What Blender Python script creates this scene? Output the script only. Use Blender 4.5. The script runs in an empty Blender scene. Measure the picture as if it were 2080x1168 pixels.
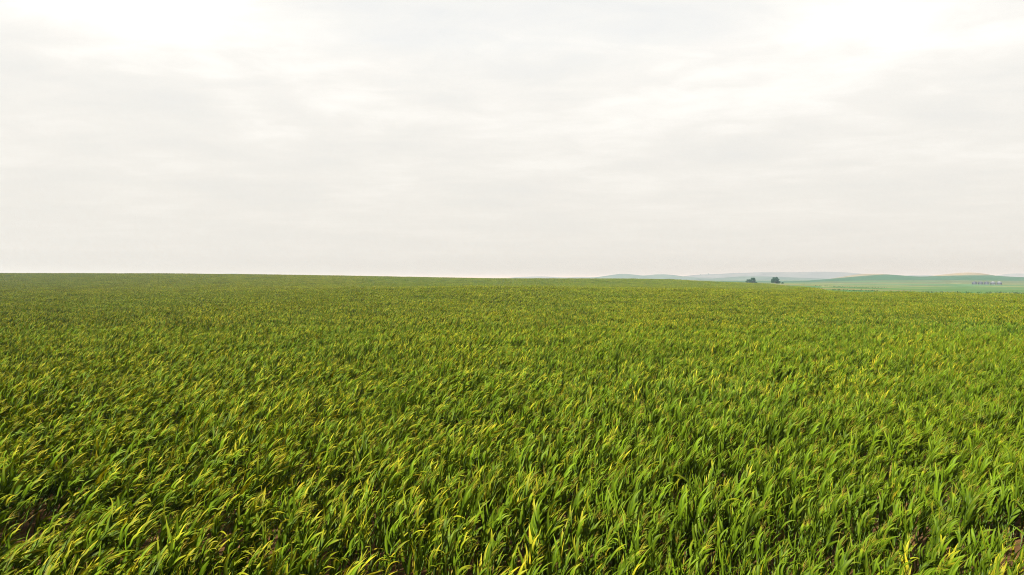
import bpy, bmesh, math, random
import numpy as np
from mathutils import Vector, Matrix, Euler
R = math.radians
scene = bpy.context.scene
C = scene.collection

# ------------------------------------------------------------------ camera
EYE = 8.5                     # drone height over the soil
F = 1420.0                    # focal length in photo pixels (photo 2080 wide)
CAN = 2.45                     # canopy height of the corn
cam_d = bpy.data.cameras.new('camera')
cam = bpy.data.objects.new('camera', cam_d)
C.objects.link(cam)
cam_d.sensor_width = 36.0
cam_d.lens = 36.0 * F / 2080.0
cam_d.clip_start = 0.1
cam_d.clip_end = 120000
cam.location = (0, 0, EYE)
cam.rotation_euler = (R(90) - math.atan(18 / F), 0, 0)
scene.camera = cam

# ------------------------------------------------------------------ sky
SUN_EL, SUN_AZ = 35, -136     # azimuth from the view direction, negative = left
w = bpy.data.worlds.new('World')
scene.world = w
w.use_nodes = True
nt = w.node_tree
N, L = nt.nodes, nt.links
for n in list(N):
    N.remove(n)


def node(tree, typ, **kw):
    n = tree.nodes.new(typ)
    for k, v in kw.items():
        if isinstance(k, str) and hasattr(n, k):
            setattr(n, k, v)
    return n


def maths(tree, op, a, b=None, c=None, clamp=False):
    n = tree.nodes.new('ShaderNodeMath')
    n.operation = op
    n.use_clamp = clamp
    for i, v in enumerate((a, b, c)):
        if v is None:
            continue
        if isinstance(v, (int, float)):
            n.inputs[i].default_value = v
        else:
            tree.links.new(v, n.inputs[i])
    return n.outputs[0]


def mixcol(tree, fac, a, b, mode='MIX'):
    n = tree.nodes.new('ShaderNodeMix')
    n.data_type = 'RGBA'
    n.blend_type = mode
    for s, v in ((n.inputs[0], fac), (n.inputs[6], a), (n.inputs[7], b)):
        if isinstance(v, (int, float)):
            s.default_value = v
        elif isinstance(v, tuple):
            s.default_value = (*v, 1)
        else:
            tree.links.new(v, s)
    return n.outputs[2]


def ramp(tree, fac, stops):
    n = tree.nodes.new('ShaderNodeValToRGB')
    e = n.color_ramp.elements
    while len(e) < len(stops):
        e.new(0.5)
    for el, (p, c) in zip(e, stops):
        el.position = p
        el.color = (*c, 1) if len(c) == 3 else c
    tree.links.new(fac, n.inputs[0])
    return n.outputs[0]


sky = node(nt, 'ShaderNodeTexSky', sky_type='NISHITA', sun_disc=False)
sky.sun_elevation = R(SUN_EL)
sky.sun_rotation = R(SUN_AZ)
sky.dust_density = 4.0
skys = node(nt, 'ShaderNodeVectorMath', operation='SCALE')
skys.inputs['Scale'].default_value = 0.10
L.new(sky.outputs[0], skys.inputs[0])
tc = node(nt, 'ShaderNodeTexCoord')
sep = node(nt, 'ShaderNodeSeparateXYZ')
L.new(tc.outputs['Generated'], sep.inputs[0])
zz = maths(nt, 'MAXIMUM', sep.outputs[2], 0.0)
den = maths(nt, 'ADD', zz, 0.07)
cu = maths(nt, 'DIVIDE', sep.outputs[0], den)
cv = maths(nt, 'DIVIDE', sep.outputs[1], den)
cmb = node(nt, 'ShaderNodeCombineXYZ')
L.new(cu, cmb.inputs[0])
L.new(cv, cmb.inputs[1])


def cloud_noise(scale, detail, rough, off, dist=0.0, stretch=(1, 1, 1), rot=0.0):
    mp = node(nt, 'ShaderNodeMapping')
    mp.inputs['Location'].default_value = off
    mp.inputs['Scale'].default_value = stretch
    mp.inputs['Rotation'].default_value = (0, 0, rot)
    L.new(cmb.outputs[0], mp.inputs[0])
    n = node(nt, 'ShaderNodeTexNoise')
    n.inputs['Scale'].default_value = scale
    n.inputs['Detail'].default_value = detail
    n.inputs['Roughness'].default_value = rough
    n.inputs['Distortion'].default_value = dist
    L.new(mp.outputs[0], n.inputs['Vector'])
    return n.outputs[0]


n1 = cloud_noise(1.0, 7, 0.5, (3.1, 1.7, 0), 0.25, (1.0, 0.9, 1), R(18))
n2 = cloud_noise(3.2, 6, 0.55, (7.7, 4.2, 3), 0.5, (0.8, 1.3, 1), R(25))
cl = maths(nt, 'ADD', maths(nt, 'MULTIPLY', n1, 0.70), maths(nt, 'MULTIPLY', n2, 0.30))
# thin grey to bright white of the cloud sheet
cloudcol = ramp(nt, cl, [(0.33, (0.925, 0.93, 0.915)), (0.43, (0.99, 0.98, 0.94)),
                         (0.51, (1.07, 1.045, 0.99)), (0.62, (1.24, 1.21, 1.15))])
# the hazy air under the sheet, paler and warmer towards the horizon
hz = maths(nt, 'POWER', maths(nt, 'SUBTRACT', 1.0, maths(nt, 'MULTIPLY', zz, 3.2, clamp=True), clamp=True), 0.62)
hz = maths(nt, 'MULTIPLY', hz, 0.97)
air = mixcol(nt, hz, cloudcol, (0.855, 0.825, 0.76))
# sky darkened right on the horizon, offsetting the glow of the haze volume
low = ramp(nt, zz, [(0.0, (0.72, 0.72, 0.73)), (0.012, (0.90, 0.905, 0.91)), (0.035, (1.02, 1.025, 1.03)), (0.09, (1.05, 1.05, 1.05))])
air = mixcol(nt, 1.0, air, low, 'MULTIPLY')
tot = mixcol(nt, 0.94, skys.outputs[0], air)
bg = node(nt, 'ShaderNodeBackground')
bg.inputs['Strength'].default_value = 0.24
L.new(tot, bg.inputs[0])
wo = node(nt, 'ShaderNodeOutputWorld')
L.new(bg.outputs[0], wo.inputs[0])

# ------------------------------------------------------------------ sun
sd = bpy.data.lights.new('sun', 'SUN')
sd.energy = 5.0
sd.angle = R(0.8)
sd.color = (1.0, 0.94, 0.82)
sun = bpy.data.objects.new('sun', sd)
C.objects.link(sun)
sv = Vector((math.sin(R(SUN_AZ)) * math.cos(R(SUN_EL)), math.cos(R(SUN_AZ)) * math.cos(R(SUN_EL)), math.sin(R(SUN_EL))))
sun.rotation_euler = sv.to_track_quat('Z', 'Y').to_euler()
sun.location = sv * 60

# ------------------------------------------------------------------ exposure
scene.view_settings.view_transform = 'Standard'
scene.view_settings.look = 'None'
scene.view_settings.exposure = 2.0
scene.view_settings.gamma = 1.0
scene.view_settings.use_curve_mapping = False
scene.render.engine = 'CYCLES'
scene.cycles.use_denoising = True
scene.cycles.denoising_prefilter = 'NONE'
scene.cycles.filter_width = 1.0
scene.cycles.max_bounces = 6
scene.cycles.diffuse_bounces = 1
scene.cycles.glossy_bounces = 2
scene.cycles.transmission_bounces = 2
scene.cycles.transparent_max_bounces = 6
scene.cycles.sample_clamp_indirect = 4

# ------------------------------------------------------------------ helpers


def mesh_np(name, v, f, cols=None, midx=None, mats=(), smooth=True, attr='Col'):
    """one mesh from arrays: verts (n,3), quads (m,4)"""
    v = np.asarray(v, dtype=np.float32)
    f = np.asarray(f, dtype=np.int32)
    me = bpy.data.meshes.new(name)
    k = f.shape[1]
    me.vertices.add(len(v))
    me.vertices.foreach_set('co', v.ravel())
    me.loops.add(f.size)
    me.loops.foreach_set('vertex_index', f.ravel())
    me.polygons.add(len(f))
    me.polygons.foreach_set('loop_start', np.arange(0, f.size, k, dtype=np.int32))
    if midx is not None:
        me.polygons.foreach_set('material_index', np.asarray(midx, dtype=np.int32))
    me.polygons.foreach_set('use_smooth', np.full(len(f), smooth, dtype=bool))
    if cols is not None:
        a = me.attributes.new(attr, 'FLOAT_COLOR', 'POINT')
        cc = np.ones((len(v), 4), dtype=np.float32)
        cc[:, :3] = cols
        a.data.foreach_set('color', cc.ravel())
    for m in mats:
        me.materials.append(m)
    me.update(calc_edges=True)
    me.validate()
    return me


def link(name, me, parent=None, **props):
    o = bpy.data.objects.new(name, me)
    C.objects.link(o)
    if parent is not None:
        o.parent = parent
    for k, val in props.items():
        o[k] = val
    return o


def empty(name, loc, **props):
    o = bpy.data.objects.new(name, None)
    o.empty_display_size = 0.2
    C.objects.link(o)
    o.location = loc
    for k, val in props.items():
        o[k] = val
    return o


class Geo:
    """collects pieces given as arrays of verts / quads / colours"""

    def __init__(self):
        self.v, self.f, self.c, self.m, self.n = [], [], [], [], 0

    def add(self, v, f, c, m=0):
        v = np.asarray(v, float).reshape(-1, 3)
        f = np.asarray(f, int).reshape(-1, 4)
        c = np.broadcast_to(np.asarray(c, float), (len(v), 3))
        self.v.append(v)
        self.f.append(f + self.n)
        self.c.append(c)
        self.m.append(np.full(len(f), m))
        self.n += len(v)

    def mesh(self, name, mats, smooth=True):
        return mesh_np(name, np.concatenate(self.v), np.concatenate(self.f), np.concatenate(self.c),
                       np.concatenate(self.m), mats, smooth)


def norm(a):
    return a / np.maximum(np.linalg.norm(a, axis=-1, keepdims=True), 1e-9)


# ------------------------------------------------------------------ materials


def new_mat(name):
    m = bpy.data.materials.new(name)
    m.use_nodes = True
    t = m.node_tree
    b = t.nodes['Principled BSDF']
    return m, t, b


def world_noise(t, scale, detail=3, rough=0.5, off=(0, 0, 0), stretch=(1, 1, 1)):
    g = t.nodes.new('ShaderNodeNewGeometry')
    mp = t.nodes.new('ShaderNodeMapping')
    mp.inputs['Location'].default_value = off
    mp.inputs['Scale'].default_value = stretch
    t.links.new(g.outputs['Position'], mp.inputs[0])
    n = t.nodes.new('ShaderNodeTexNoise')
    n.inputs['Scale'].default_value = scale
    n.inputs['Detail'].default_value = detail
    n.inputs['Roughness'].default_value = rough
    t.links.new(mp.outputs[0], n.inputs['Vector'])
    return n.outputs[0]


def attr_col(t, name='Col'):
    a = t.nodes.new('ShaderNodeAttribute')
    a.attribute_name = name
    return a.outputs['Color']


def foliage_mat(name, translucency=0.4, rough=0.42, spec=0.4, vary=True, transl_tint=(1.25, 1.12, 0.5)):
    m, t, b = new_mat(name)
    col = attr_col(t)
    if vary:
        oi = t.nodes.new('ShaderNodeObjectInfo')
        # a plant's own vigour
        br = maths(t, 'MULTIPLY_ADD', oi.outputs['Random'], 0.55, 0.72)
        vm = t.nodes.new('ShaderNodeVectorMath')
        vm.operation = 'SCALE'
        t.links.new(col, vm.inputs[0])
        t.links.new(br, vm.inputs['Scale'])
        col = vm.outputs[0]
        # patches of the field that are yellower / bluer
        na = world_noise(t, 0.035, 4, 0.6, (11, 5, 0), (1, 0.6, 0.0))
        fy = maths(t, 'MULTIPLY', maths(t, 'SUBTRACT', na, 0.5), 3.2, clamp=True)
        col = mixcol(t, fy, col, (1.3, 1.15, 0.75), 'MULTIPLY')
        nb = world_noise(t, 0.022, 4, 0.6, (40, 9, 0), (1, 0.6, 0.0))
        fb = maths(t, 'MULTIPLY', maths(t, 'SUBTRACT', nb, 0.5), 3.2, clamp=True)
        col = mixcol(t, fb, col, (0.80, 0.95, 1.6), 'MULTIPLY')
    t.nodes.remove(b)
    df = t.nodes.new('ShaderNodeBsdfDiffuse')
    t.links.new(col, df.inputs[0])
    tr = t.nodes.new('ShaderNodeBsdfTranslucent')
    tcol = mixcol(t, 1.0, col, transl_tint, 'MULTIPLY')
    t.links.new(tcol, tr.inputs[0])
    mx = t.nodes.new('ShaderNodeMixShader')
    mx.inputs[0].default_value = translucency
    t.links.new(df.outputs[0], mx.inputs[1])
    t.links.new(tr.outputs[0], mx.inputs[2])
    gl_ = t.nodes.new('ShaderNodeBsdfGlossy')
    gl_.inputs['Color'].default_value = (1, 1, 1, 1)
    gl_.inputs['Roughness'].default_value = rough
    m2 = t.nodes.new('ShaderNodeMixShader')
    m2.inputs[0].default_value = spec * 0.1
    t.links.new(mx.outputs[0], m2.inputs[1])
    t.links.new(gl_.outputs[0], m2.inputs[2])
    t.links.new(m2.outputs[0], t.nodes['Material Output'].inputs[0])
    return m


M_LEAF = foliage_mat('corn_leaf', 0.20, 0.5, 0.03, transl_tint=(1.3, 1.25, 0.3))
M_STALK = foliage_mat('corn_stalk', 0.05, 0.5, 0.1)
M_TASSEL = foliage_mat('corn_tassel', 0.25, 0.7, 0.05)
M_TREE = foliage_mat('tree_leaf', 0.25, 0.6, 0.1, vary=False)
M_BARK, t, b = new_mat('bark')
b.inputs['Roughness'].default_value = 0.9
t.links.new(ramp(t, world_noise(t, 3.0, 5), [(0.3, (0.05, 0.04, 0.03)), (0.7, (0.13, 0.10, 0.08))]), b.inputs['Base Color'])

# soil of the corn field
M_SOIL, t, b = new_mat('field_soil')
b.inputs['Roughness'].default_value = 0.95
b.inputs['Specular IOR Level'].default_value = 0.1
nA = world_noise(t, 2.2, 8, 0.65)
nB = world_noise(t, 16.0, 5, 0.7)
col = ramp(t, nA, [(0.3, (0.04, 0.021, 0.008)), (0.52, (0.078, 0.041, 0.015)), (0.72, (0.13, 0.073, 0.028))])
lit = maths(t, 'GREATER_THAN', nB, 0.62)
col = mixcol(t, maths(t, 'MULTIPLY', lit, 0.5), col, (0.20, 0.14, 0.07))
t.links.new(col, b.inputs['Base Color'])
bp = t.nodes.new('ShaderNodeBump')
bp.inputs['Strength'].default_value = 0.9
bp.inputs['Distance'].default_value = 0.12
t.links.new(maths(t, 'ADD', nA, maths(t, 'MULTIPLY', nB, 0.4)), bp.inputs['Height'])
t.links.new(bp.outputs[0], b.inputs['Normal'])

# distant cropland: parcels come from the mesh attribute, texture from noise
M_LAND, t, b = new_mat('cropland')
b.inputs['Roughness'].default_value = 0.95
b.inputs['Specular IOR Level'].default_value = 0.05
col = attr_col(t)
nA = world_noise(t, 0.02, 8, 0.7, stretch=(1, 0.5, 1))
col = mixcol(t, 1.0, col, ramp(t, nA, [(0.25, (0.62, 0.66, 0.6)), (0.5, (1, 1, 1)), (0.75, (1.45, 1.3, 1.15))]), 'MULTIPLY')
t.links.new(col, b.inputs['Base Color'])

M_HILL, t, b = new_mat('hill_grass')
b.inputs['Roughness'].default_value = 1.0
b.inputs['Specular IOR Level'].default_value = 0.0
col = attr_col(t)
nA = world_noise(t, 0.006, 8, 0.65)
col = mixcol(t, 1.0, col, ramp(t, nA, [(0.3, (0.7, 0.72, 0.7)), (0.5, (1, 1, 1)), (0.7, (1.3, 1.22, 1.1))]), 'MULTIPLY')
t.links.new(col, b.inputs['Base Color'])

# ------------------------------------------------------------------ terrain
HZ = 566.0                     # photo row of eye level


def pchip(x, y, xq):
    """monotone cubic through knots x (k,), y (k,...)"""
    x = np.asarray(x, float)
    y = np.asarray(y, float)
    h = np.diff(x)
    hs = h.reshape(-1, *([1] * (y.ndim - 1)))
    dlt = np.diff(y, axis=0) / hs
    m = np.zeros_like(y)
    m[1:-1] = np.where(dlt[:-1] * dlt[1:] > 0, 2 * dlt[:-1] * dlt[1:] / np.where(np.abs(dlt[:-1] + dlt[1:]) < 1e-12, 1, dlt[:-1] + dlt[1:]), 0)
    m[0], m[-1] = dlt[0], dlt[-1]
    xq = np.clip(xq, x[0], x[-1])
    i = np.clip(np.searchsorted(x, xq) - 1, 0, len(x) - 2)
    tt = (xq - x[i]) / h[i]
    sh = [-1] + [1] * (y.ndim - 1)
    tt = tt.reshape(sh)
    hi = h[i].reshape(sh)
    return ((2 * tt**3 - 3 * tt**2 + 1) * y[i] + (tt**3 - 2 * tt**2 + tt) * hi * m[i]
            + (-2 * tt**3 + 3 * tt**2) * y[i + 1] + (tt**3 - tt**2) * hi * m[i + 1])


UPX = np.arange(-400, 2481, 10.0)      # columns of the terrain table, as photo columns


def knot(Y, rows, canopy):
    px = [p for p, _ in rows]
    r = pchip(px, [q for _, q in rows], UPX)
    return EYE - (r - HZ) / F * Y - canopy


flat = np.zeros_like(UPX)
cz = np.interp(UPX, [1580, 1680], [CAN, 0.0])      # corn ends here beyond the crest on the right
KN = [(-1000, flat), (60, flat), (150, flat),
      (300, knot(300, [(-400, 591), (300, 591), (600, 588), (850, 583), (1000, 581), (1250, 584.5), (1500, 588), (1600, 590.2), (1700, 591.8), (1800, 593.3), (1900, 594.6), (2080, 596.6), (2480, 597.5)], CAN)),
      (420, knot(420, [(-400, 580), (300, 581), (600, 581), (850, 582.5), (1000, 583), (1250, 585.3), (1500, 587), (1600, 589.5), (1700, 591.5), (1800, 593.8), (1900, 595.3), (2080, 597.8), (2480, 598)], cz)),
      (600, knot(600, [(-400, 566), (300, 567), (600, 569), (850, 575), (1000, 577), (1250, 579), (1500, 581), (1600, 584), (1700, 586.3), (1800, 588.5), (1900, 590), (2080, 591.6), (2480, 592)], cz)),
      (850, knot(850, [(-400, 554.6), (0, 555), (300, 555.5), (480, 557), (600, 558.5), (850, 563), (1000, 565.5), (1250, 566), (1350, 567.2), (1450, 572.5), (1520, 575), (1600, 580), (1700, 583.6), (1800, 586), (1900, 587.5), (2080, 589), (2480, 590)], cz)),
      (1250, knot(1250, [(-400, 562), (600, 563), (1000, 568), (1350, 572), (1450, 574.3), (1520, 575.3), (1600, 576.3), (1700, 580.5), (1800, 583), (1900, 584.5), (2080, 585.3), (2480, 586)], 0)),
      (1900, knot(1900, [(-400, 565), (1000, 570), (1450, 574), (1520, 574.6), (1600, 575), (1700, 577), (1800, 577.6), (1900, 577.7), (2080, 578), (2480, 578)], 0)),
      (2400, knot(2400, [(-400, 566), (1000, 570), (1450, 573), (1520, 573.5), (1600, 574.2), (1700, 571.5), (1800, 570), (1900, 569.8), (2080, 571), (2480, 572)], 0)),
      (3200, knot(3200, [(-400, 567), (1000, 569), (1450, 571), (1520, 571.7), (1590, 572), (1640, 569.8), (1690, 566), (1740, 561.5), (1762, 559.7), (1800, 557.6), (1830, 559.3), (1870, 561.5), (1910, 560.5), (1940, 559.7), (1980, 559.2), (2010, 559.2), (2040, 561.3), (2080, 563), (2480, 566)], 0)),
      (4300, flat - 2.0), (9000, flat - 5.0), (60000, flat - 12.0)]
LY = lambda y: np.log(np.maximum(y, 40.0) + 60.0)
KY = np.array([LY(k[0]) if k[0] > 40 else LY(40) - 1e-3 for k in KN])
KZ = np.stack([k[1] for k in KN])
TY = np.linspace(KY[1], KY[-1], 700)
TZ = pchip(KY[1:], KZ[1:], TY)            # (700, ncol)


def ground_z(x, y):
    x = np.asarray(x, float)
    y = np.asarray(y, float)
    px = 1040 + x / np.maximum(y, 200.0) * F
    a = np.clip((px - UPX[0]) / 10.0, 0, len(UPX) - 1.001)
    bb = np.clip((LY(y) - TY[0]) / (TY[1] - TY[0]), 0, len(TY) - 1.001)
    i, j = a.astype(int), bb.astype(int)
    fa, fb = a - i, bb - j
    z = (TZ[j, i] * (1 - fa) + TZ[j, i + 1] * fa) * (1 - fb) + (TZ[j + 1, i] * (1 - fa) + TZ[j + 1, i + 1] * fa) * fb
    return z


def px_x(px, Y):
    return (px - 1040) / F * Y


# smooth value noise for plant placing
def vnoise(x, y, scale, seed):
    rs = np.random.RandomState(seed)
    g = rs.rand(256, 256)
    x = np.asarray(x) / scale + 100.3
    y = np.asarray(y) / scale + 100.7
    i, j = np.floor(x).astype(int), np.floor(y).astype(int)
    fx, fy = x - i, y - j
    fx, fy = fx * fx * (3 - 2 * fx), fy * fy * (3 - 2 * fy)
    q = lambda a, b2: g[a % 256, b2 % 256]
    return (q(i, j) * (1 - fx) + q(i + 1, j) * fx) * (1 - fy) + (q(i, j + 1) * (1 - fx) + q(i + 1, j + 1) * fx) * fy


# ground sheet: rows at growing distance, columns fan out
ys = np.concatenate([[-900, -400, -150, -40, 0, 20, 40, 60, 80], np.exp(np.linspace(np.log(100), np.log(60000), 330))])
us = np.concatenate([[-7, -4, -2.4, -1.5, -1.1], np.linspace(-0.9, 0.9, 361), [1.1, 1.5, 2.4, 4, 7]])
UU, YY = np.meshgrid(us, ys)
XX = UU * np.maximum(YY, 200.0)
ZZ = ground_z(XX, YY)
PX = 1040 + UU * F


def parcels(px, x, y):
    """crop colours of the land beyond the corn (flat field colours)"""
    n = len(px)
    c = np.tile(np.array([0.080, 0.150, 0.050]), (n, 1))
    teal = np.array([0.022, 0.074, 0.030])
    pale = np.array([0.070, 0.095, 0.036])
    mid = np.array([0.085, 0.150, 0.050])
    straw = np.array([0.19, 0.19, 0.085])
    c[(y > 2350)] = teal
    c[(y > 1500) & (y <= 2450)] = pale
    k = ((x * 0.9 + y * 0.35) // 260).astype(int)
    pal = np.array([[0.06, 0.12, 0.035], [0.045, 0.115, 0.035], [0.10, 0.135, 0.045], [0.055, 0.11, 0.03], [0.12, 0.125, 0.05]])
    near = (y > 400) & (y <= 1500)
    kk = ((y // 170).astype(int) * 3 + (x // 330).astype(int)) % 5
    c[near] = pal[kk[near]]
    far = y > 4200
    pf = np.array([[0.25, 0.22, 0.14], [0.16, 0.17, 0.08], [0.32, 0.27, 0.17], [0.12, 0.15, 0.07]])
    kf = ((y // 900).astype(int) * 5 + (x // 1400).astype(int)) % 4
    c[far] = pf[kf[far]]
    st = vnoise(x, y * 4.5, 420, 77)
    v1 = (y > 1250) & (y <= 2350)
    c[v1 & (st > 0.62)] = (0.13, 0.15, 0.05)
    c[v1 & (st < 0.3)] = (0.05, 0.125, 0.045)
    s = (y > 880) & (y < 960) & (px > 1668) & (px < 1700)
    c[s] = straw
    return c * 0.72


cols = parcels(PX.ravel(), XX.ravel(), YY.ravel())
ni, nj = XX.shape
idx = np.arange(ni * nj).reshape(ni, nj)
quads = np.stack([idx[:-1, :-1], idx[:-1, 1:], idx[1:, 1:], idx[1:, :-1]], -1).reshape(-1, 4)
fpx = PX[:-1, :-1].ravel()
fy = YY[:-1, :-1].ravel()


def corn_edge(px):
    return np.where(px < 1570, 960.0, np.interp(px, [1570, 1670, 2480], [960, 315, 310]))


mi = np.where(fy < corn_edge(fpx) + 2, 0, 1)
link('ground', mesh_np('ground', np.stack([XX.ravel(), YY.ravel(), ZZ.ravel()], -1), quads, cols, mi, (M_SOIL, M_LAND)),
     kind='structure', label='gently rolling brown soil and green cropland reaching the horizon', category='ground')

# ------------------------------------------------------------------ hills beyond
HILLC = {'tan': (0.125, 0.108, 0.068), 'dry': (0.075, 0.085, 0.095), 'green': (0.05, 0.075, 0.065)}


def hill(Y, depth, prof, colour, label, rough=0.0, seed=1):
    """a long mound whose skyline runs through prof (photo column, row) when seen from the field"""
    px = np.linspace(prof[0][0], prof[-1][0], 120)
    rows = pchip([p for p, _ in prof], [q for _, q in prof], px)
    x = px_x(px, Y)
    top = EYE - (rows - HZ) / F * Y
    base = -14.0
    k = 17
    v = []
    rs = np.random.RandomState(seed)
    for j in range(k):
        s = j / (k - 1) * 2 - 1
        prof_s = (1 - s * s) ** 1.2
        y = Y + s * depth + (vnoise(x, x * 0 + j * 40, 600, seed) - .5) * depth * 0.25 * (1 - abs(s))
        wob = 1 + rough * (vnoise(x, x * 0 + s * 700, 260, seed + 3) - .5) * (abs(s) > 0.05)
        v.append(np.stack([x * (y / Y) ** 0.2, y, base + (top - base) * prof_s * (wob if s != 0 else 1)], -1))
    v = np.concatenate(v)
    nn = len(px)
    ii = np.arange(k * nn).reshape(k, nn)
    q = np.stack([ii[:-1, :-1], ii[:-1, 1:], ii[1:, 1:], ii[1:, :-1]], -1).reshape(-1, 4)
    c = np.tile(np.array(HILLC[colour]), (len(v), 1))
    return link('hill', mesh_np('hill', v, q, c, None, (M_HILL,)), kind='structure', label=label, category='hill')


hill(3700, 330, [(1660, 570), (1690, 566.5), (1712, 563), (1730, 560), (1745, 557.4), (1760, 556.3), (1785, 556.3), (1810, 557.8), (1840, 561), (1880, 567)], 'tan',
     'dry tan hilltop rising behind the left crest of the green hill')
hill(3750, 330, [(1860, 570), (1885, 563), (1905, 559.6), (1925, 557.5), (1938, 556), (1950, 554.9), (1970, 553.5), (1985, 554.6), (1996, 556.8), (2008, 559), (2030, 563), (2060, 569)], 'tan',
     'dry tan hilltop rising above the green hill behind the grain bins')
hill(5200, 500, [(1420, 568), (1450, 565.5), (1480, 563.2), (1510, 561.4), (1550, 561.6), (1600, 563), (1640, 564.6), (1680, 566), (1740, 568)], 'green',
     'low hazy blue green hill behind the two dark trees', 0.2, 4)
hill(6200, 600, [(1150, 568), (1195, 565.2), (1215, 563), (1245, 558.2), (1265, 556.2), (1285, 557.3), (1310, 559.6), (1325, 558.6), (1340, 557.4), (1365, 559.2), (1385, 562), (1410, 563.4), (1440, 566), (1470, 569)], 'green',
     'twin-topped hazy blue hill above the middle of the field edge', 0.2, 5)
hill(7000, 700, [(1340, 568), (1380, 563.6), (1400, 560.8), (1420, 558.7), (1445, 557.6), (1470, 556.6), (1490, 555), (1530, 553.6), (1560, 552.7), (1600, 553.2), (1660, 552), (1700, 553), (1730, 554.6), (1760, 557), (1800, 560), (1860, 563), (1930, 568)], 'dry',
     'broad pale flat-topped hill in the haze above the dark trees', 0.15, 6)
hill(9000, 700, [(1000, 567), (1030, 564.6), (1055, 562.5), (1100, 561.4), (1125, 562.4), (1150, 563.4), (1180, 562.4), (1210, 563.4), (1260, 567)], 'dry',
     'very faint low hill just over the field edge near mid photo', 0, 7)
hill(9000, 700, [(1800, 566), (1838, 561), (1855, 558.6), (1872, 558.4), (1890, 560.5), (1930, 566)], 'dry',
     'very faint far hill in the dip between the two tan hilltops', 0, 8)
hill(9000, 700, [(1990, 566), (2030, 560.5), (2045, 557.2), (2060, 555.4), (2085, 555.8), (2110, 557), (2160, 562), (2220, 567)], 'dry',
     'very faint far hill at the right edge of the horizon', 0, 9)
hill(9000, 700, [(390, 563), (425, 558.5), (445, 556.2), (470, 555.2), (495, 556.8), (520, 559), (560, 564)], 'dry',
     'very faint far hill peeping over the corn horizon at left', 0, 10)

# ------------------------------------------------------------------ corn
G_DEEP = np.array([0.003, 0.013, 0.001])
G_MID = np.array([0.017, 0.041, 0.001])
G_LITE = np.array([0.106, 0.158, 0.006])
Y_TIP = np.array([0.25, 0.19, 0.010])
DRY = np.array([0.13, 0.085, 0.025])
TASSEL = np.array([0.185, 0.145, 0.016])


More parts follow.
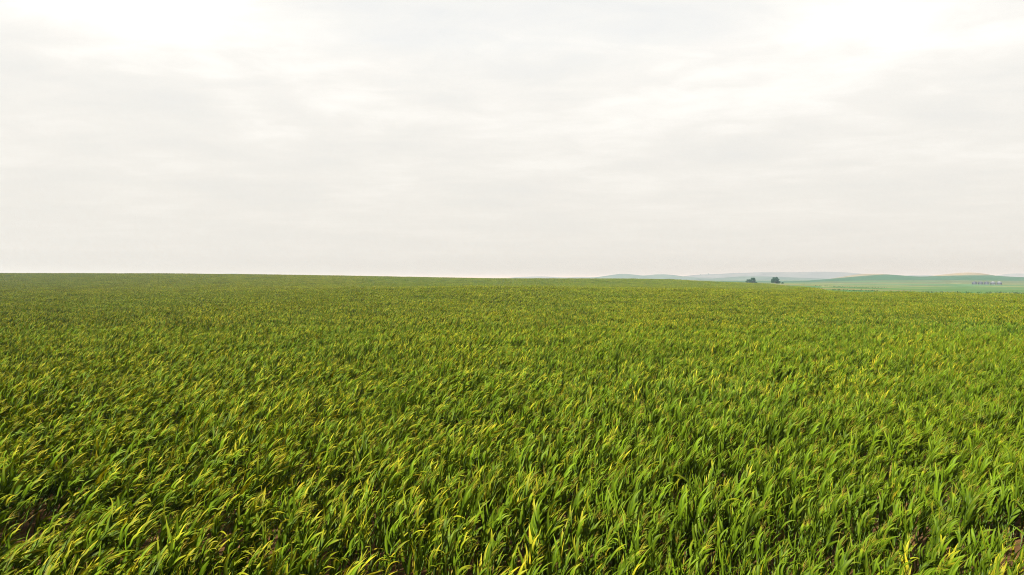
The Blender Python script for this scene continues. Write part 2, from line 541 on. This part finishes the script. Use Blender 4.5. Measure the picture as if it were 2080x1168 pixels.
def corn(rs, P, xy, nleaf=11, S=8, across=3, wind=1.0, height=2.0, tassel=7, yellow=0.35, blue=0.0, lite=2.3, tilt=0.0):
    """P plants at xy; returns (stalk, foliage, tassel) as (v, f, c)"""
    h = height * (0.74 + 0.42 * rs.rand(P))
    if P > 1:
        h = h * (0.74 + 0.48 * vnoise(xy[:, 0] + 50 * rs.rand(), xy[:, 1], 1.3, 61))
    lean = (0.26 * wind + tilt) * (0.6 + 0.8 * rs.rand(P))
    leany = 0.12 * (rs.rand(P) - 0.5)
    yel = np.clip(yellow * (0.4 + 1.2 * rs.rand(P)), 0, 1)
    base = np.concatenate([xy, np.zeros((P, 1))], 1)

    def stalk_at(p, t):
        return base[p] + np.stack([lean[p] * h[p] * t**1.7, leany[p] * h[p] * t**1.5, h[p] * t * (1 - 0.06 * t)], -1)

    out = []
    # stalks
    if across == 3:
        sides, rings = 5, 7
        tt = np.linspace(0, 1.0, rings)
        pp = np.repeat(np.arange(P), rings)
        ce = stalk_at(pp, np.tile(tt, P)).reshape(P, rings, 1, 3)
        rad = (0.016 - 0.011 * tt).reshape(1, rings, 1, 1)
        an = np.linspace(0, 2 * math.pi, sides, endpoint=False)
        ring = np.stack([np.cos(an), np.sin(an), 0 * an], -1).reshape(1, 1, sides, 3)
        v = (ce + ring * rad).reshape(-1, 3)
        ids = np.arange(P * rings * sides).reshape(P, rings, sides)
        f = np.stack([ids[:, :-1], np.roll(ids[:, :-1], -1, 2), np.roll(ids[:, 1:], -1, 2), ids[:, 1:]], -1).reshape(-1, 4)
        c = np.array([0.06, 0.10, 0.02]) * (0.7 + 0.6 * rs.rand(len(v), 1))
        out.append((v, f, c))
    else:
        out.append(None)
    # leaves
    K = nleaf
    n = P * K
    p = np.repeat(np.arange(P), K)
    k = np.tile(np.arange(K), P)
    t0 = 0.12 + 0.84 * (k / (K - 1)) ** 0.72 + rs.uniform(-0.02, 0.02, n)
    phi = rs.rand(P)[p] * 2 * math.pi + k * math.pi + rs.normal(0, 0.35, n)
    el = R(67) + rs.normal(0, R(13), n) + R(10) * (k / K)
    d = np.stack([np.cos(phi) * np.cos(el), np.sin(phi) * np.cos(el), np.sin(el)], -1)
    ln = (0.62 + 0.42 * np.sin(math.pi * np.clip(k / K + 0.15, 0, 1))) * rs.uniform(0.72, 1.12, n)
    wm = 0.106 * rs.uniform(0.75, 1.25, n) * (0.75 + 0.35 * np.sin(math.pi * (k + 1) / (K + 1)))
    if across == 2:
        wm *= 1.25
    tw = rs.normal(0, 1.1, n)
    droop = np.where(rs.rand(n) < 0.38, rs.uniform(0.8, 2.4, n), rs.uniform(0.0, 0.35, n))
    wv = wind * rs.uniform(0.5, 1.35, n)[:, None] * np.array([[1.0, 0.12, 0.22]]) * (0.45 + 0.75 * t0[:, None])
    wv[np.cos(phi) < 0.1] *= 1.7
    wv[:, 1] += rs.normal(0, 0.40, n)
    up = np.array([[0, 0, 1.0]])
    pos = stalk_at(p, np.clip(t0, 0, 1))
    side = norm(np.cross(d, np.stack([-np.sin(phi) * 0, 0 * phi, 0 * phi + 1], -1)) + 1e-4)
    V = np.zeros((n, S + 1, across, 3))
    Cc = np.zeros((n, S + 1, across, 3))
    dryp = np.clip(0.85 - t0 * 3.0, 0, 1) * 0.9
    isdry = rs.rand(n) < dryp
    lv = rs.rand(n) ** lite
    tipn = np.clip(yel[p] * 0.75 - 0.03 + rs.normal(0, 0.22, n), 0, 1)
    for s in range(S + 1):
        q = s / S
        wd = wm * np.minimum(1.0, (0.55 + 2.2 * q)) * (1 - q**1.7) ** 0.95
        wd = np.maximum(wd, 0.002)
        ang = tw * q
        nrm = norm(np.cross(side, d))
        sd2 = side * np.cos(ang)[:, None] + nrm * np.sin(ang)[:, None]
        nn2 = np.cross(sd2, d)
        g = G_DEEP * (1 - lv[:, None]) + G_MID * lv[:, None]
        g = g * (0.75 + 0.5 * t0[:, None]) + (G_LITE - G_MID) * (0.55 * q * t0[:, None])  # lower leaves darkened, upper ends brightened: canopy shade and highlights put into colour
        yt = np.clip((q - 0.72 + tipn * 0.75) * 2.0, 0, 1) * tipn
        g = g * (1 - yt[:, None]) + Y_TIP * yt[:, None]
        g = np.where(isdry[:, None], DRY * (0.6 + 0.6 * lv[:, None]), g)
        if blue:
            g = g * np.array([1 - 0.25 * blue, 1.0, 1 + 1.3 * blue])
        if across == 3:
            V[:, s, 0] = pos - sd2 * wd[:, None] * 0.5 + nn2 * wd[:, None] * 0.14
            V[:, s, 1] = pos
            V[:, s, 2] = pos + sd2 * wd[:, None] * 0.5 + nn2 * wd[:, None] * 0.14
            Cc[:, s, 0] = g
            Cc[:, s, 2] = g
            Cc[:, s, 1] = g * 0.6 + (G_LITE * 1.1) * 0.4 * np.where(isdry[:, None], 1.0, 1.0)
        else:
            V[:, s, 0] = pos - sd2 * wd[:, None] * 0.5
            V[:, s, 1] = pos + sd2 * wd[:, None] * 0.5
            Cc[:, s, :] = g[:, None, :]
        pos = pos + d * (ln / S)[:, None]
        acc = wv * (0.35 + 1.3 * q) * 1.0 - up * (droop * (0.2 + 2.6 * q * q))[:, None]
        d2 = norm(d + acc / S * 1.25 + rs.normal(0, 0.05, (n, 3)))
        side = norm(side - d2 * np.sum(side * d2, -1, keepdims=True))
        d = d2
    ids = np.arange(n * (S + 1) * across).reshape(n, S + 1, across)
    f = np.stack([ids[:, :-1, :-1], ids[:, :-1, 1:], ids[:, 1:, 1:], ids[:, 1:, :-1]], -1).reshape(-1, 4)
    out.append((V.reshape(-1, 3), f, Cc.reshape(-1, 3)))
    # tassel
    if tassel:
        B = tassel
        n = P * B
        p = np.repeat(np.arange(P), B)
        j = np.tile(np.arange(B), P)
        pos = stalk_at(p, np.ones(n)) + np.array([0, 0, 1.0]) * (0.03 * j)[:, None]
        ph = rs.rand(n) * 2 * math.pi
        sp = np.where(j == B - 1, 0.1, rs.uniform(0.25, 0.6, n))
        d = norm(np.stack([np.cos(ph) * sp + 0.35 * wind, np.sin(ph) * sp, np.ones(n)], -1))
        ln = rs.uniform(0.20, 0.36, n)
        S2 = 3 if across == 3 else 2
        wd = 0.009 if across == 3 else 0.018
        V = np.zeros((n, S2 + 1, 3, 3))
        for s in range(S2 + 1):
            q = s / S2
            a1 = norm(np.cross(d, np.array([[0.3, 1, 0.1]])))
            a2 = np.cross(d, a1)
            for m in range(3):
                an = m * 2.094
                V[:, s, m] = pos + (a1 * math.cos(an) + a2 * math.sin(an)) * wd * (0.6 - 0.35 * q)
            pos = pos + d * (ln / S2)[:, None]
            d = norm(d + np.array([[0.55 * wind, 0.0, -0.12]]) * (0.5 + q) / S2 * 1.3)
        ids = np.arange(n * (S2 + 1) * 3).reshape(n, S2 + 1, 3)
        f = np.stack([ids[:, :-1], np.roll(ids[:, :-1], -1, 2), np.roll(ids[:, 1:], -1, 2), ids[:, 1:]], -1).reshape(-1, 4)
        c = np.repeat(TASSEL * (0.55 + 0.7 * rs.rand(n, 1)) * np.array([1, 1, 1.0]), (S2 + 1) * 3, 0)
        out.append((V.reshape(-1, 3), f, c))
    else:
        out.append(None)
    return out


rs = np.random.RandomState(7)
NV = 24
VAR = []            # (stalk mesh, foliage mesh, tassel mesh, traits)
stock = bpy.data.collections.new('corn_stock')     # source shapes for the crop; not part of the scene
STOCK = []


def stock_add(name, me):
    o = bpy.data.objects.new(name, me)
    stock.objects.link(o)
    STOCK.append(o)


for i in range(NV):
    yel = [0.08, 0.34, 0.58, 0.16][i % 4]
    has_t = i % 3 == 0 or i % 7 == 4
    wnd = [0.65, 0.85, 1.05, 1.3][(i // 4) % 4]
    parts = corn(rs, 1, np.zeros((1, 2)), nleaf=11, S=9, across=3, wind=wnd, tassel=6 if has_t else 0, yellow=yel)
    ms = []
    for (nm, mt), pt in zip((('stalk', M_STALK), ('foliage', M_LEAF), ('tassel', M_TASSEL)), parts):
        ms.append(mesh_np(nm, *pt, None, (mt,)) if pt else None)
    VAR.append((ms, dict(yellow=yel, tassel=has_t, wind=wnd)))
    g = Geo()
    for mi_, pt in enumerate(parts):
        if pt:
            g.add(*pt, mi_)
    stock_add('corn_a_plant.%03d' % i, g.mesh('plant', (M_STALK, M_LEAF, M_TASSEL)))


def patch(size, dens, **kw):
    nr = int(round(size / 0.76))
    pts = []
    for r in range(nr):
        y = -size / 2 + (r + 0.5) * size / nr
        npl = int(dens * size * size / nr)
        x = (np.arange(npl) + rs.rand(npl) * 0.9) / npl * size - size / 2
        pts.append(np.stack([x, y + rs.normal(0, 0.09, npl)], -1))
    pts = np.concatenate(pts)
    parts = corn(rs, len(pts), pts, **kw)
    g = Geo()
    for mi_, pt in enumerate(parts):
        if pt:
            g.add(*pt, mi_)
    return g.mesh('patch', (M_STALK, M_LEAF, M_TASSEL))


NM, NF, NG = 6, 5, 3
for i in range(NM):
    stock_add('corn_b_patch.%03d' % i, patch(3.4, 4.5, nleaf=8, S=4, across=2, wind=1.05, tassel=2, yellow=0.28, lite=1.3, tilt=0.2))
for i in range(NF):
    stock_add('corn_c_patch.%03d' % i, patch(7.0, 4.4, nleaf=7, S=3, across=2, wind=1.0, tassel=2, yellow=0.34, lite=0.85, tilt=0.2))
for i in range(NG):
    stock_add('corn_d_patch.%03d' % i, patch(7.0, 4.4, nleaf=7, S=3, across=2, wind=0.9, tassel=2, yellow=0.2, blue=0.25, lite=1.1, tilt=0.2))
V_NEAR, V_MID, V_FAR, V_GRN = 0, NV, NV + NM, NV + NM + NF

# --- where single plants stand: rows 0.76 m apart
NEARMAX = 95.0
row_ang = R(14)
ca, sa = math.cos(row_ang), math.sin(row_ang)
rr = np.arange(-60, 200) * 0.76
al = np.arange(-160, 160, 0.26)
A, Rw = np.meshgrid(al, rr)
A = A + rs.uniform(-0.09, 0.09, A.shape)
Rw = Rw + rs.normal(0, 0.06, Rw.shape)
X = (A * ca - Rw * sa).ravel()
Y = (A * sa + Rw * ca).ravel()
keep = (Y > 5.5) & (Y < NEARMAX) & (np.abs(X) < 0.80 * Y + 9)
X, Y = X[keep], Y[keep]
gap = vnoise(X, Y, 2.6, 21) * 0.6 + vnoise(X, Y, 0.9, 22) * 0.4
keep = (gap > 0.24) & (rs.rand(len(X)) < 0.93)
# bare spots of soil seen in the nearest rows
for sx, sy, sr in ((14.4, 21.0, 0.95), (-15.0, 21.8, 0.85), (-8.8, 22.6, 0.75), (-11, 21.2, 0.6), (1.4, 21.5, 0.4), (11.2, 23, 0.5), (5.3, 24.4, 0.4)):
    keep &= (X - sx) ** 2 + ((Y - sy + 1.2) / 2.4) ** 2 > sr**2 * (0.6 + 0.8 * rs.rand(len(X)))
X, Y = X[keep], Y[keep]
n = len(X)
scl = 0.70 + 0.24 * vnoise(X, Y, 4.0, 31) + 0.24 * vnoise(X, Y, 1.3, 33) + 0.22 * (rs.rand(n) - 0.5)
gust = np.clip(vnoise(X, Y, 9.0, 41) * 1.2 - 0.25 + np.clip(-X / Y, -0.6, 0.75) * 0.35, 0, 1)
lean = R(-2) + R(26) * gust + rs.normal(0, R(7), n)
rz = rs.normal(R(6), R(30), n)
rx = rs.normal(0, R(5), n)
# leafier yellow kinds stand in the yellow spots
kind = rs.randint(0, NV, n)
yel_here = np.clip(0.5 - 0.7 * X / Y + 1.2 * (vnoise(X, Y, 7.0, 71) - 0.5), 0, 1)
kind = (kind // 4) * 4 + np.where(rs.rand(n) < yel_here, rs.randint(1, 3, n), rs.randint(0, 2, n) * 3)
Zg = ground_z(X, Y)

# the 300 that show largest become plants of their own
row_top = HZ + F * (EYE - 2.0 * scl) / Y
row_bot = HZ + F * EYE / Y
frac = np.clip((1168 - row_top) / (row_bot - row_top), 0, 1)
pxm = 1040 + F * (X + 0.35) / Y
inside = (pxm > 4) & (pxm < 2076)
size = np.where(inside, frac / Y**2, 0)
size[frac < 0.45] *= 0.2
own = np.argsort(-size)[:300]
is_own = np.zeros(n, bool)
is_own[own] = True

own = own[np.argsort(pxm[own])]
zones = ['bottom left corner', 'left part of the bottom edge', 'bottom edge just left of centre', 'bottom edge at the centre',
         'bottom edge just right of centre', 'right part of the bottom edge', 'bottom right corner']
for i in own:
    (ms, tr) = VAR[kind[i]]
    zone = zones[min(6, int(pxm[i] / 2080 * 7))]
    tone = {0.08: 'deep green', 0.16: 'green', 0.34: 'yellow-tipped', 0.58: 'yellowing'}[tr['yellow']]
    tas = 'with golden tassel' if tr['tassel'] else 'without tassel'
    pose = 'wind-bent' if lean[i] > R(22) else 'upright'
    lab = f'{pose} {tone} corn plant {tas} at the {zone}'
    e = empty('corn_plant', (X[i], Y[i], Zg[i]), label=lab, category='corn plant', group='corn plants in the nearest rows')
    e.rotation_euler = (rx[i], lean[i], rz[i])
    e.scale = (scl[i],) * 3
    for nm, me in zip(('stalk', 'foliage', 'tassel'), ms):
        if me:
            link(nm, me, e)

rest = ~is_own
PT = [np.stack([X[rest], Y[rest], Zg[rest]], -1)]
RT = [np.stack([rx[rest], lean[rest], rz[rest]], -1)]
SC = [scl[rest]]
ID = [V_NEAR + kind[rest]]


def patches(y0, y1, step, vid0, vn, jit, sel=None):
    gx, gy = np.meshgrid(np.arange(-0.82 * y1 - 10, 0.82 * y1 + 10, step), np.arange(y0, y1, step))
    gx, gy = gx.ravel(), gy.ravel()
    gx = gx + rs.uniform(-jit, jit, len(gx))
    gy = gy + rs.uniform(-jit, jit, len(gy))
    k = (np.abs(gx) < 0.82 * gy + 8) & (gy < y1) & (gy > y0 - jit)
    px = 1040 + gx / np.maximum(gy, 200) * F
    k &= gy < corn_edge(px) - step * 0.6
    if sel is not None:
        k &= sel(px, gx, gy)
    gx, gy = gx[k], gy[k]
    m = len(gx)
    PT.append(np.stack([gx, gy, ground_z(gx, gy)], -1))
    RT.append(np.stack([np.zeros(m), np.zeros(m), rs.normal(R(14), R(9), m)], -1))
    SC.append(0.82 + 0.26 * vnoise(gx, gy, 9.0, 31) + 0.1 * (rs.rand(m) - 0.5))
    ID.append(vid0 + rs.randint(0, vn, m))


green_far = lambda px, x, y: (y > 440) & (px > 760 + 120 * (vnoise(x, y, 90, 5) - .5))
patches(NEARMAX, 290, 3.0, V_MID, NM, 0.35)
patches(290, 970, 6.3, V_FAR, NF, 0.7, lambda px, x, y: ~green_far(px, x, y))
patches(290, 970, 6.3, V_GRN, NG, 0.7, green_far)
PT, RT, SC, ID = np.concatenate(PT), np.concatenate(RT), np.concatenate(SC), np.concatenate(ID)
me = bpy.data.meshes.new('corn_crop')
me.vertices.add(len(PT))
me.vertices.foreach_set('co', PT.astype(np.float32).ravel())
a = me.attributes.new('turn', 'FLOAT_VECTOR', 'POINT')
a.data.foreach_set('vector', RT.astype(np.float32).ravel())
a = me.attributes.new('size', 'FLOAT', 'POINT')
a.data.foreach_set('value', SC.astype(np.float32))
a = me.attributes.new('which', 'INT', 'POINT')
a.data.foreach_set('value', ID.astype(np.int32))
crop = link('corn_crop', me, kind='stuff', label='green and yellow wind-blown corn crop covering the whole field to the horizon', category='corn')
gt = bpy.data.node_groups.new('crop', 'GeometryNodeTree')
gt.interface.new_socket('Geometry', in_out='INPUT', socket_type='NodeSocketGeometry')
gt.interface.new_socket('Geometry', in_out='OUTPUT', socket_type='NodeSocketGeometry')
gi, go = gt.nodes.new('NodeGroupInput'), gt.nodes.new('NodeGroupOutput')
ci = gt.nodes.new('GeometryNodeCollectionInfo')
ci.inputs['Collection'].default_value = stock
ci.inputs['Separate Children'].default_value = True
ci.inputs['Reset Children'].default_value = True
ip = gt.nodes.new('GeometryNodeInstanceOnPoints')
ip.inputs['Pick Instance'].default_value = True


def named(nm, typ):
    q = gt.nodes.new('GeometryNodeInputNamedAttribute')
    q.data_type = typ
    q.inputs['Name'].default_value = nm
    return q.outputs[0]


gt.links.new(gi.outputs[0], ip.inputs['Points'])
gt.links.new(ci.outputs[0], ip.inputs['Instance'])
gt.links.new(named('which', 'INT'), ip.inputs['Instance Index'])
er = gt.nodes.new('FunctionNodeEulerToRotation')
gt.links.new(named('turn', 'FLOAT_VECTOR'), er.inputs[0])
gt.links.new(er.outputs[0], ip.inputs['Rotation'])
gt.links.new(named('size', 'FLOAT'), ip.inputs['Scale'])
gt.links.new(ip.outputs[0], go.inputs[0])
md = crop.modifiers.new('crop', 'NODES')
md.node_group = gt
print('instances', len(PT), 'near', rest.sum())

# ------------------------------------------------------------------ trees


def tube(g, pts, radii, col, sides=7, m=0):
    pts = np.asarray(pts, float)
    k = len(pts)
    d = norm(np.gradient(pts, axis=0))
    a1 = norm(np.cross(d, np.array([[0.37, 0.81, 0.29]])))
    a2 = np.cross(d, a1)
    an = np.linspace(0, 2 * math.pi, sides, endpoint=False)
    v = pts[:, None] + (a1[:, None] * np.cos(an)[None, :, None] + a2[:, None] * np.sin(an)[None, :, None]) * np.asarray(radii)[:, None, None]
    ids = np.arange(k * sides).reshape(k, sides)
    f = np.stack([ids[:-1], np.roll(ids[:-1], -1, 1), np.roll(ids[1:], -1, 1), ids[1:]], -1)
    g.add(v, f, col, m)


def leaf_cards(g, centres, radius, count, size, rs, dark=(0.006, 0.028, 0.016), lite=(0.018, 0.060, 0.032), squash=0.8):
    for (c, r) in zip(centres, radius):
        nn = max(6, int(count * r * r))
        q = norm(rs.normal(0, 1, (nn, 3))) * (rs.rand(nn, 1) ** 0.45) * r * np.array([1, 1, squash]) + np.asarray(c)
        a1 = norm(rs.normal(0, 1, (nn, 3)))
        a2 = norm(np.cross(a1, rs.normal(0, 1, (nn, 3))))
        s = size * rs.uniform(0.6, 1.4, (nn, 1))
        v = np.stack([q - a1 * s, q - a2 * s * 0.6, q + a1 * s, q + a2 * s * 0.6], 1)
        t_ = rs.rand(nn, 1, 1)
        cc = np.broadcast_to(np.array(dark) * (1 - t_) + np.array(lite) * t_, v.shape)
        g.add(v, np.arange(nn * 4).reshape(nn, 4), cc.reshape(-1, 3))


def tree(name, x, y, h, wdt, seed, label, category='tree', group=None, bare_low=0.12, leaf=0.45, dens=80):
    rs2 = np.random.RandomState(seed)
    e = empty(name, (x, y, float(ground_z(x, y))), label=label, category=category)
    if group:
        e['group'] = group
    gt_ = Geo()
    top = np.array([rs2.normal(0, .05) * h, 0, h * 0.72])
    tp = [np.array([0, 0, -0.4]), np.array([0.02 * h, 0, h * 0.2]), top * 0.6, top]
    tube(gt_, tp, [h * 0.04, h * 0.032, h * 0.02, h * 0.008], (1, 1, 1))
    cs, rd = [], []
    nb = 16
    for i in range(nb):
        a_ = i * 2.4 + rs2.rand()
        t_ = i / (nb - 1)
        st = np.array([0, 0, h * (bare_low + 0.5 * t_)])
        out = wdt * 0.5 * (0.2 + 0.8 * math.sin(math.pi * (0.3 + 0.6 * t_))) * rs2.uniform(0.45, 0.85)
        en = np.array([math.cos(a_) * out, math.sin(a_) * out, h * (0.10 + bare_low * 0.4 + 0.72 * t_) + rs2.normal(0, .03) * h])
        tube(gt_, [st, (st + en) / 2 + np.array([0, 0, 0.03 * h]), en], [h * 0.014, h * 0.009, h * 0.004], (1, 1, 1), 5)
        cs.append(en)
        rd.append(wdt * rs2.uniform(0.13, 0.24))
    link('trunk', gt_.mesh('trunk', (M_BARK,)), e)
    gc = Geo()
    leaf_cards(gc, cs, rd, dens, leaf, rs2)
    link('crown', gc.mesh('crown', (M_TREE,), smooth=False), e)
    return e


Yt = 1250
tg = 'lone trees at the far edge of the corn'
tree('tree', px_x(1520, Yt), Yt, 7.4, 8.6, 3, 'lower dark tree on the left of the left hand tree pair', group=tg, bare_low=0.03)
tree('tree', px_x(1529.5, Yt + 6), Yt + 6, 10.6, 10.4, 4, 'taller dark tree on the right of the left hand tree pair', group=tg, bare_low=0.05)
tree('tree', px_x(1575, Yt + 20), Yt + 20, 11.8, 17.0, 8, 'wide dark single tree standing right of the tree pair', group=tg, bare_low=0.08, dens=50)
tree('shrub', px_x(1536.5, Yt), Yt, 2.2, 4.0, 11, 'tiny dark shrub at the foot of the tree pair', 'shrub', bare_low=0.0, leaf=0.3)
tree('shrub', px_x(1589.5, Yt), Yt, 2.6, 4.2, 12, 'tiny dark shrub to the right of the wide single tree', 'shrub', bare_low=0.0, leaf=0.3)
for k_, (p_, hh) in enumerate(((1422.5, 7.5), (1439, 10.5))):
    Yh = 7000
    e = tree('tree', px_x(p_, Yh), Yh, hh * 1.3, hh * 1.8, 20 + k_, ('left' if k_ == 0 else 'right') + ' of two tiny trees on the faint hill skyline', leaf=0.9, dens=5)
    e.location.z = EYE - ((558.6 if k_ == 0 else 557.9) - HZ) / F * Yh - 1.5


# strips of rough dark growth along the field margins
def strip(path, h, wdt, label, seed, dark=(0.010, 0.030, 0.010), lite=(0.025, 0.06, 0.02)):
    rs2 = np.random.RandomState(seed)
    g = Geo()
    for (p0, Y0), (p1, Y1) in zip(path[:-1], path[1:]):
        x0, x1 = px_x(p0, Y0), px_x(p1, Y1)
        ln = math.hypot(x1 - x0, Y1 - Y0)
        m = int(ln / 1.1)
        t_ = (np.arange(m) + rs2.rand(m)) / m
        x = x0 + (x1 - x0) * t_ + rs2.normal(0, wdt * .3, m)
        y = Y0 + (Y1 - Y0) * t_ + rs2.normal(0, wdt * .5, m)
        thin = vnoise(x, y, 45, seed)
        r = h * (0.5 + 0.5 * thin) * rs2.uniform(0.45, 0.7, m)
        z = ground_z(x, y) + r * 0.55
        sel = thin > 0.12
        leaf_cards(g, np.stack([x, y, z], -1)[sel], r[sel], 20, 0.28, rs2, dark, lite, 0.9)
    link('weed_strip', g.mesh('weed_strip', (M_TREE,), smooth=False), kind='stuff', label=label, category='weeds')


strip([(1640, 440), (1720, 430), (1880, 428), (2080, 426), (2300, 424)], 1.9, 6, 'dark strip of weeds along the far right edge of the corn field', 51)
strip([(1655, 1000), (1720, 1010), (1800, 1000)], 1.6, 7, 'dark line of brush in the valley below the left hilltop', 52)
strip([(1690, 830), (1790, 815)], 1.2, 5, 'short dark brush line beside the pale bare strip', 53)

# ------------------------------------------------------------------ grain bins
M_STEEL, t, b = new_mat('galvanised_steel')
b.inputs['Metallic'].default_value = 0.35
b.inputs['Roughness'].default_value = 0.5
tcn = t.nodes.new('ShaderNodeTexCoord')
wv = t.nodes.new('ShaderNodeTexWave')
wv.bands_direction = 'Z'
wv.inputs['Scale'].default_value = 2.6
t.links.new(tcn.outputs['Object'], wv.inputs['Vector'])
t.links.new(ramp(t, world_noise(t, 0.5, 5), [(0.3, (0.018, 0.021, 0.030)), (0.7, (0.034, 0.038, 0.048))]), b.inputs['Base Color'])
bp = t.nodes.new('ShaderNodeBump')
bp.inputs['Distance'].default_value = 0.05
t.links.new(wv.outputs[0], bp.inputs['Height'])
t.links.new(bp.outputs[0], b.inputs['Normal'])
M_ROOF, t, b = new_mat('bin_roof')
b.inputs['Metallic'].default_value = 0.25
b.inputs['Roughness'].default_value = 0.45
b.inputs['Base Color'].default_value = (0.035, 0.038, 0.05, 1)
M_ROOFP, t, b = new_mat('bin_roof_bright')
b.inputs['Metallic'].default_value = 0.1
b.inputs['Roughness'].default_value = 0.4
b.inputs['Base Color'].default_value = (0.13, 0.14, 0.16, 1)
M_DOOR, t, b = new_mat('bin_door')
b.inputs['Roughness'].default_value = 0.5
b.inputs['Base Color'].default_value = (0.12, 0.13, 0.15, 1)


def lathe(prof, sides=40):
    g = Geo()
    an = np.linspace(0, 2 * math.pi, sides, endpoint=False)
    pr = np.asarray(prof, float)
    v = np.stack([pr[:, None, 0] * np.cos(an), pr[:, None, 0] * np.sin(an), np.repeat(pr[:, 1:2], sides, 1)], -1)
    ids = np.arange(len(pr) * sides).reshape(len(pr), sides)
    f = np.stack([ids[:-1], np.roll(ids[:-1], -1, 1), np.roll(ids[1:], -1, 1), ids[1:]], -1)
    g.add(v, f, (1, 1, 1))
    return g


def box_np(g, lo, hi):
    (x0, y0, z0), (x1, y1, z1) = lo, hi
    v = [(x0, y0, z0), (x1, y0, z0), (x1, y1, z0), (x0, y1, z0), (x0, y0, z1), (x1, y0, z1), (x1, y1, z1), (x0, y1, z1)]
    f = [(0, 3, 2, 1), (4, 5, 6, 7), (0, 1, 5, 4), (1, 2, 6, 5), (2, 3, 7, 6), (3, 0, 4, 7)]
    g.add(v, f, (1, 1, 1))


Yb = 1900
places = ['first grey grain bin at the left end of the row of five', 'second grain bin, between the left end bin and the middle bin',
          'middle grey grain bin of the five below the hill', 'grain bin with a pale roof next to the right end of the row',
          'grain bin with a pale roof at the right end of the row']
rad = 6.2
m_wall = lathe([(rad + 0.06, 0), (rad + 0.06, 0.25), (rad, 0.25), (rad, 6.0), (rad + 0.05, 6.0), (rad + 0.05, 6.12), (rad - 0.1, 6.12)]).mesh('wall', (M_STEEL,), False)
roofs = []
for mt in (M_ROOF, M_ROOFP):
    roofs.append(lathe([(rad + 0.22, 6.0), (rad + 0.22, 6.13), (rad * 0.55, 7.35), (0.75, 8.5), (0.7, 8.52)]).mesh('roof', (mt,), False))
caps = lathe([(0.72, 8.4), (0.72, 8.85), (0.85, 8.85), (0.5, 9.15), (0.02, 9.25)], 20).mesh('cap', (M_ROOF,), False)
gd = Geo()
box_np(gd, (-0.6, -rad - 0.12, 0.3), (0.6, -rad + 0.25, 2.3))
m_door = gd.mesh('door', (M_DOOR,), False)
gl = Geo()
for sx in (-0.25, 0.25):
    box_np(gl, (2.2 + sx - 0.03, -rad + 0.1, 0.4), (2.2 + sx + 0.03, -rad + 0.17, 6.3))
for zz_ in np.arange(0.6, 6.2, 0.35):
    box_np(gl, (1.98, -rad + 0.115, zz_), (2.42, -rad + 0.155, zz_ + 0.04))
m_ladder = gl.mesh('ladder', (M_STEEL,), False)
for i, px in enumerate((1979.5, 1991.7, 2004, 2016.8, 2029.8)):
    x = px_x(px, Yb)
    e = empty('grain_bin', (x, Yb, float(ground_z(x, Yb)) - 0.15), label=places[i], category='grain bin', group='row of five grain bins in the valley')
    link('wall', m_wall, e)
    r_ = link('roof', roofs[1 if i > 2 else 0], e)
    link('cap', caps, r_)
    link('door', m_door, e)
    link('ladder', m_ladder, e)

# ------------------------------------------------------------------ haze
HZD = 0.000125
g = Geo()
box_np(g, (-430000, -1500, -20), (430000, 61000, 84))
mh = bpy.data.materials.new('haze')
mh.use_nodes = True
t = mh.node_tree
for nn_ in list(t.nodes):
    t.nodes.remove(nn_)
o_ = t.nodes.new('ShaderNodeOutputMaterial')
pv = t.nodes.new('ShaderNodeVolumePrincipled')
pv.inputs['Density'].default_value = HZD
pv.inputs['Color'].default_value = (0.355, 0.485, 0.585, 1)
pv.inputs['Absorption Color'].default_value = (0.62, 0.20, 0.02, 1)
pv.inputs['Anisotropy'].default_value = 0.2
t.links.new(pv.outputs[0], o_.inputs['Volume'])
link('haze', g.mesh('haze', (mh,), False), kind='stuff', label='thin pale blue haze lying over the fields and hills', category='haze')
